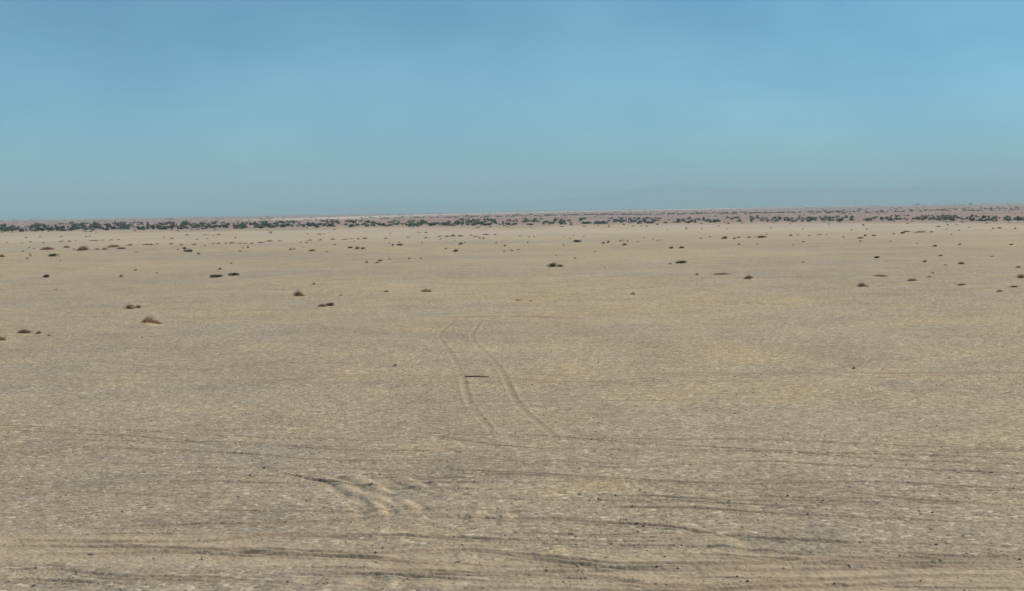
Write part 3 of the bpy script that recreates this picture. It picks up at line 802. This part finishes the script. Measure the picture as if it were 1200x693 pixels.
for a in [(57.5, 393.5, 3.2, .0, 'dark stone beside the ragged dry tufts at far left'),
          (1017.5, 337.5, 3.0, 1.0, 'white stone at the foot of the thick brown shrub'),
          (166.5, 396.5, 3.0, .03, 'left one of two dark stones below the tall rounded shrub'),
          (177, 395.5, 2.4, .03, 'right one of two dark stones below the tall rounded shrub'),
          (66, 339.6, 2.4, .03, 'tiny dark stone on the empty far left plain'),
          (99, 524.5, 3.2, .1, 'dark stone lying in a wheel rut on the near left'),
          (41, 687, 7, .12, 'large dark stone in the bottom left corner'),
          (107, 650.5, 6, .12, 'brown stone on the worn sandy track at the bottom left'),
          (1097, 638, 3.4, .06, 'black stone on the near right gravel'),
          (702, 496, 2.8, .1, 'dark stone on open gravel right of the wheel tracks'),
          (645, 522, 3.0, .95, 'pale stone near the lower end of the right wheel track'),
          (523, 444.5, 2.4, .97, 'pale pebble just left of the dark stick')]:
    big_stone(*a)

# ---------------------------------------------------------------- the dead stick across the tracks
def stick():
    xs, ys, zs = at([545, 553, 562, 573], [442, 442.3, 442.4, 443])
    P = [Vector((x, y, z + .035)) for x, y, z in zip(xs, ys, zs)]
    P[1].z += .004; P[2].z += .004
    V = []; Fc = []
    for i, p in enumerate(P):
        r = (.02, .023, .02, .011)[i]
        for q in range(6):
            V.append((p.x - P[0].x, p.y - P[0].y + r * math.cos(q * math.pi / 3), p.z - P[0].z + r * math.sin(q * math.pi / 3)))
    for i in range(3):
        for q in range(6): Fc += [i * 6 + q, i * 6 + (q + 1) % 6, i * 6 + 6 + (q + 1) % 6, i * 6 + 6 + q]
    me = make_mesh('dead_stick', V, Fc, 4, M_WOOD, {'tint': np.full(len(V), .9)})
    o = link('dead_stick', me); o.location = P[0]
    tag(o, 'thin dark dead stick lying between the two wheel tracks', 'stick')
stick()

# ---------------------------------------------------------------- faint mountains far off
def hills():
    D = 22000.0
    xs = np.arange(-60, 1400, 3.0)
    prof = np.interp(xs, [-60, 150, 300, 420, 560, 680, 730, 755, 790, 815, 850, 880, 930, 1000, 1060, 1120, 1160, 1220, 1400],
                     [4, 6, 9, 12, 11, 14, 19, 26, 29, 27, 24, 22, 22, 20, 20, 20, 21, 18, 12])
    prof = prof + 2.2 * fbm(xs / 40, xs * 0, 5, 4) + 1.0 * vn(xs / 9, xs * 0, 6)
    V = []; n = len(xs); K = 7
    for j in range(K):
        u = j / (K - 1)
        d = D - 2600 + 2600 * u
        for i, x in enumerate(xs):
            a = math.atan((x - W0 / 2) / F)
            hgt = max(0.5, prof[i]) * D / F
            z = hgt * (u ** 1.5) * (1 + (.25 * vn(np.array([x / 14.]), np.array([u * 5.]), 8)[0] if 0 < u < 1 else 0)) - 3
            V.append((d * math.sin(a), d * math.cos(a), z))
    for i, x in enumerate(xs):
        a = math.atan((x - W0 / 2) / F); V.append(((D + 2500) * math.sin(a), (D + 2500) * math.cos(a), -3))
    Fc = []
    for j in range(K):
        for i in range(n - 1): Fc += [j * n + i, j * n + i + 1, (j + 1) * n + i + 1, (j + 1) * n + i]
    k = NT('far_rock'); pos = k.n('ShaderNodeNewGeometry').outputs['Position']
    b = k.n('ShaderNodeBsdfPrincipled'); b.inputs['Roughness'].default_value = 1
    k.l(k.ramp(k.noise(pos, .002, 5).outputs['Fac'], [(.3, (.16, .13, .11)), (.7, (.28, .22, .18))]), b.inputs['Base Color']); k.l(b.outputs[0], k.out.inputs[0])
    o = link('hills', make_mesh('hills', V, Fc, 4, k.m, None, True)); tag(o, kind='structure')
hills()

# ---------------------------------------------------------------- haze: one closed box of thin even air
def haze():
    import bmesh
    bm = bmesh.new(); bmesh.ops.create_cube(bm, size=1)
    me = bpy.data.meshes.new('haze'); bm.to_mesh(me); bm.free()
    m = bpy.data.materials.new('thin_air'); m.use_nodes = True; t = m.node_tree; t.nodes.clear()
    out = t.nodes.new('ShaderNodeOutputMaterial'); v = t.nodes.new('ShaderNodeVolumePrincipled')
    v.inputs['Color'].default_value = HAZE_COL; v.inputs['Density'].default_value = HAZE_D; v.inputs['Anisotropy'].default_value = .0
    t.links.new(v.outputs[0], out.inputs['Volume'])
    me.materials.append(m)
    o = link('haze', me); o.location = (0, 0, 245); o.scale = (90000, 90000, 510)
    tag(o, kind='stuff', label='thin bluish haze over the far plain', cat='haze')
HAZE_COL = (.69, .97, 1.0, 1)
HAZE_D = 1.2e-4
haze()

# ---------------------------------------------------------------- light
SUN_EL, SUN_AZ = math.radians(38), math.radians(73)     # to the right and a little ahead
sd = bpy.data.lights.new('sun', 'SUN'); sd.energy = 4.9; sd.angle = math.radians(.53); sd.color = (1, .93, .82)
so = bpy.data.objects.new('sun', sd); COL.objects.link(so)
to_sun = Vector((math.sin(SUN_AZ) * math.cos(SUN_EL), math.cos(SUN_AZ) * math.cos(SUN_EL), math.sin(SUN_EL)))
so.rotation_euler = to_sun.to_track_quat('Z', 'Y').to_euler(); so.location = (30, 10, 40)

w = bpy.data.worlds.new('World'); S.world = w; w.use_nodes = True
t = w.node_tree; t.nodes.clear()
out = t.nodes.new('ShaderNodeOutputWorld'); bg = t.nodes.new('ShaderNodeBackground')
sk = t.nodes.new('ShaderNodeTexSky'); sk.sky_type = 'NISHITA'; sk.sun_disc = False
sk.sun_elevation = SUN_EL; sk.sun_rotation = SUN_AZ; sk.altitude = 300; sk.air_density = 1.0; sk.dust_density = .05; sk.ozone_density = 4.0
tc = t.nodes.new('ShaderNodeTexCoord'); mp = t.nodes.new('ShaderNodeMapping'); mp.inputs['Scale'].default_value = (9, 9, 16)
ns = t.nodes.new('ShaderNodeTexNoise'); ns.inputs['Scale'].default_value = 1.0; ns.inputs['Detail'].default_value = 4
t.links.new(tc.outputs['Generated'], mp.inputs[0]); t.links.new(mp.outputs[0], ns.inputs[0])
cr = t.nodes.new('ShaderNodeValToRGB'); cr.color_ramp.elements[0].position = .38; cr.color_ramp.elements[0].color = (.88, .92, .95, 1)
cr.color_ramp.elements[1].position = .64; cr.color_ramp.elements[1].color = (1.20, 1.09, 1.04, 1)   # thin veils of high cloud
t.links.new(ns.outputs['Fac'], cr.inputs[0])
mv = t.nodes.new('ShaderNodeMix'); mv.data_type = 'RGBA'; mv.blend_type = 'MULTIPLY'; mv.inputs[0].default_value = 1
mx = t.nodes.new('ShaderNodeMix'); mx.data_type = 'RGBA'; mx.blend_type = 'MULTIPLY'; mx.inputs[0].default_value = 1
t.links.new(sk.outputs[0], mx.inputs[6]); mx.inputs[7].default_value = (.42, .81, .94, 1)
sx = t.nodes.new('ShaderNodeSeparateXYZ'); t.links.new(tc.outputs['Generated'], sx.inputs[0])
c2 = t.nodes.new('ShaderNodeValToRGB'); c2.color_ramp.elements[0].position = .02; c2.color_ramp.elements[0].color = (1.06, 1.15, 1.34, 1)
c2.color_ramp.elements[1].position = .13; c2.color_ramp.elements[1].color = (.98, 1, .98, 1); t.links.new(sx.outputs[2], c2.inputs[0])
my = t.nodes.new('ShaderNodeMix'); my.data_type = 'RGBA'; my.blend_type = 'MULTIPLY'; my.inputs[0].default_value = 1
t.links.new(mx.outputs[2], my.inputs[6]); t.links.new(c2.outputs[0], my.inputs[7])
t.links.new(my.outputs[2], mv.inputs[6]); t.links.new(cr.outputs[0], mv.inputs[7]); t.links.new(mv.outputs[2], bg.inputs[0]); bg.inputs[1].default_value = .10
t.links.new(bg.outputs[0], out.inputs[0])

vs = S.view_settings
vs.view_transform = 'Standard'; vs.look = 'None'; vs.exposure = 0; vs.gamma = 1; vs.use_curve_mapping = False
S.cycles.max_bounces = 6; S.cycles.volume_bounces = 0
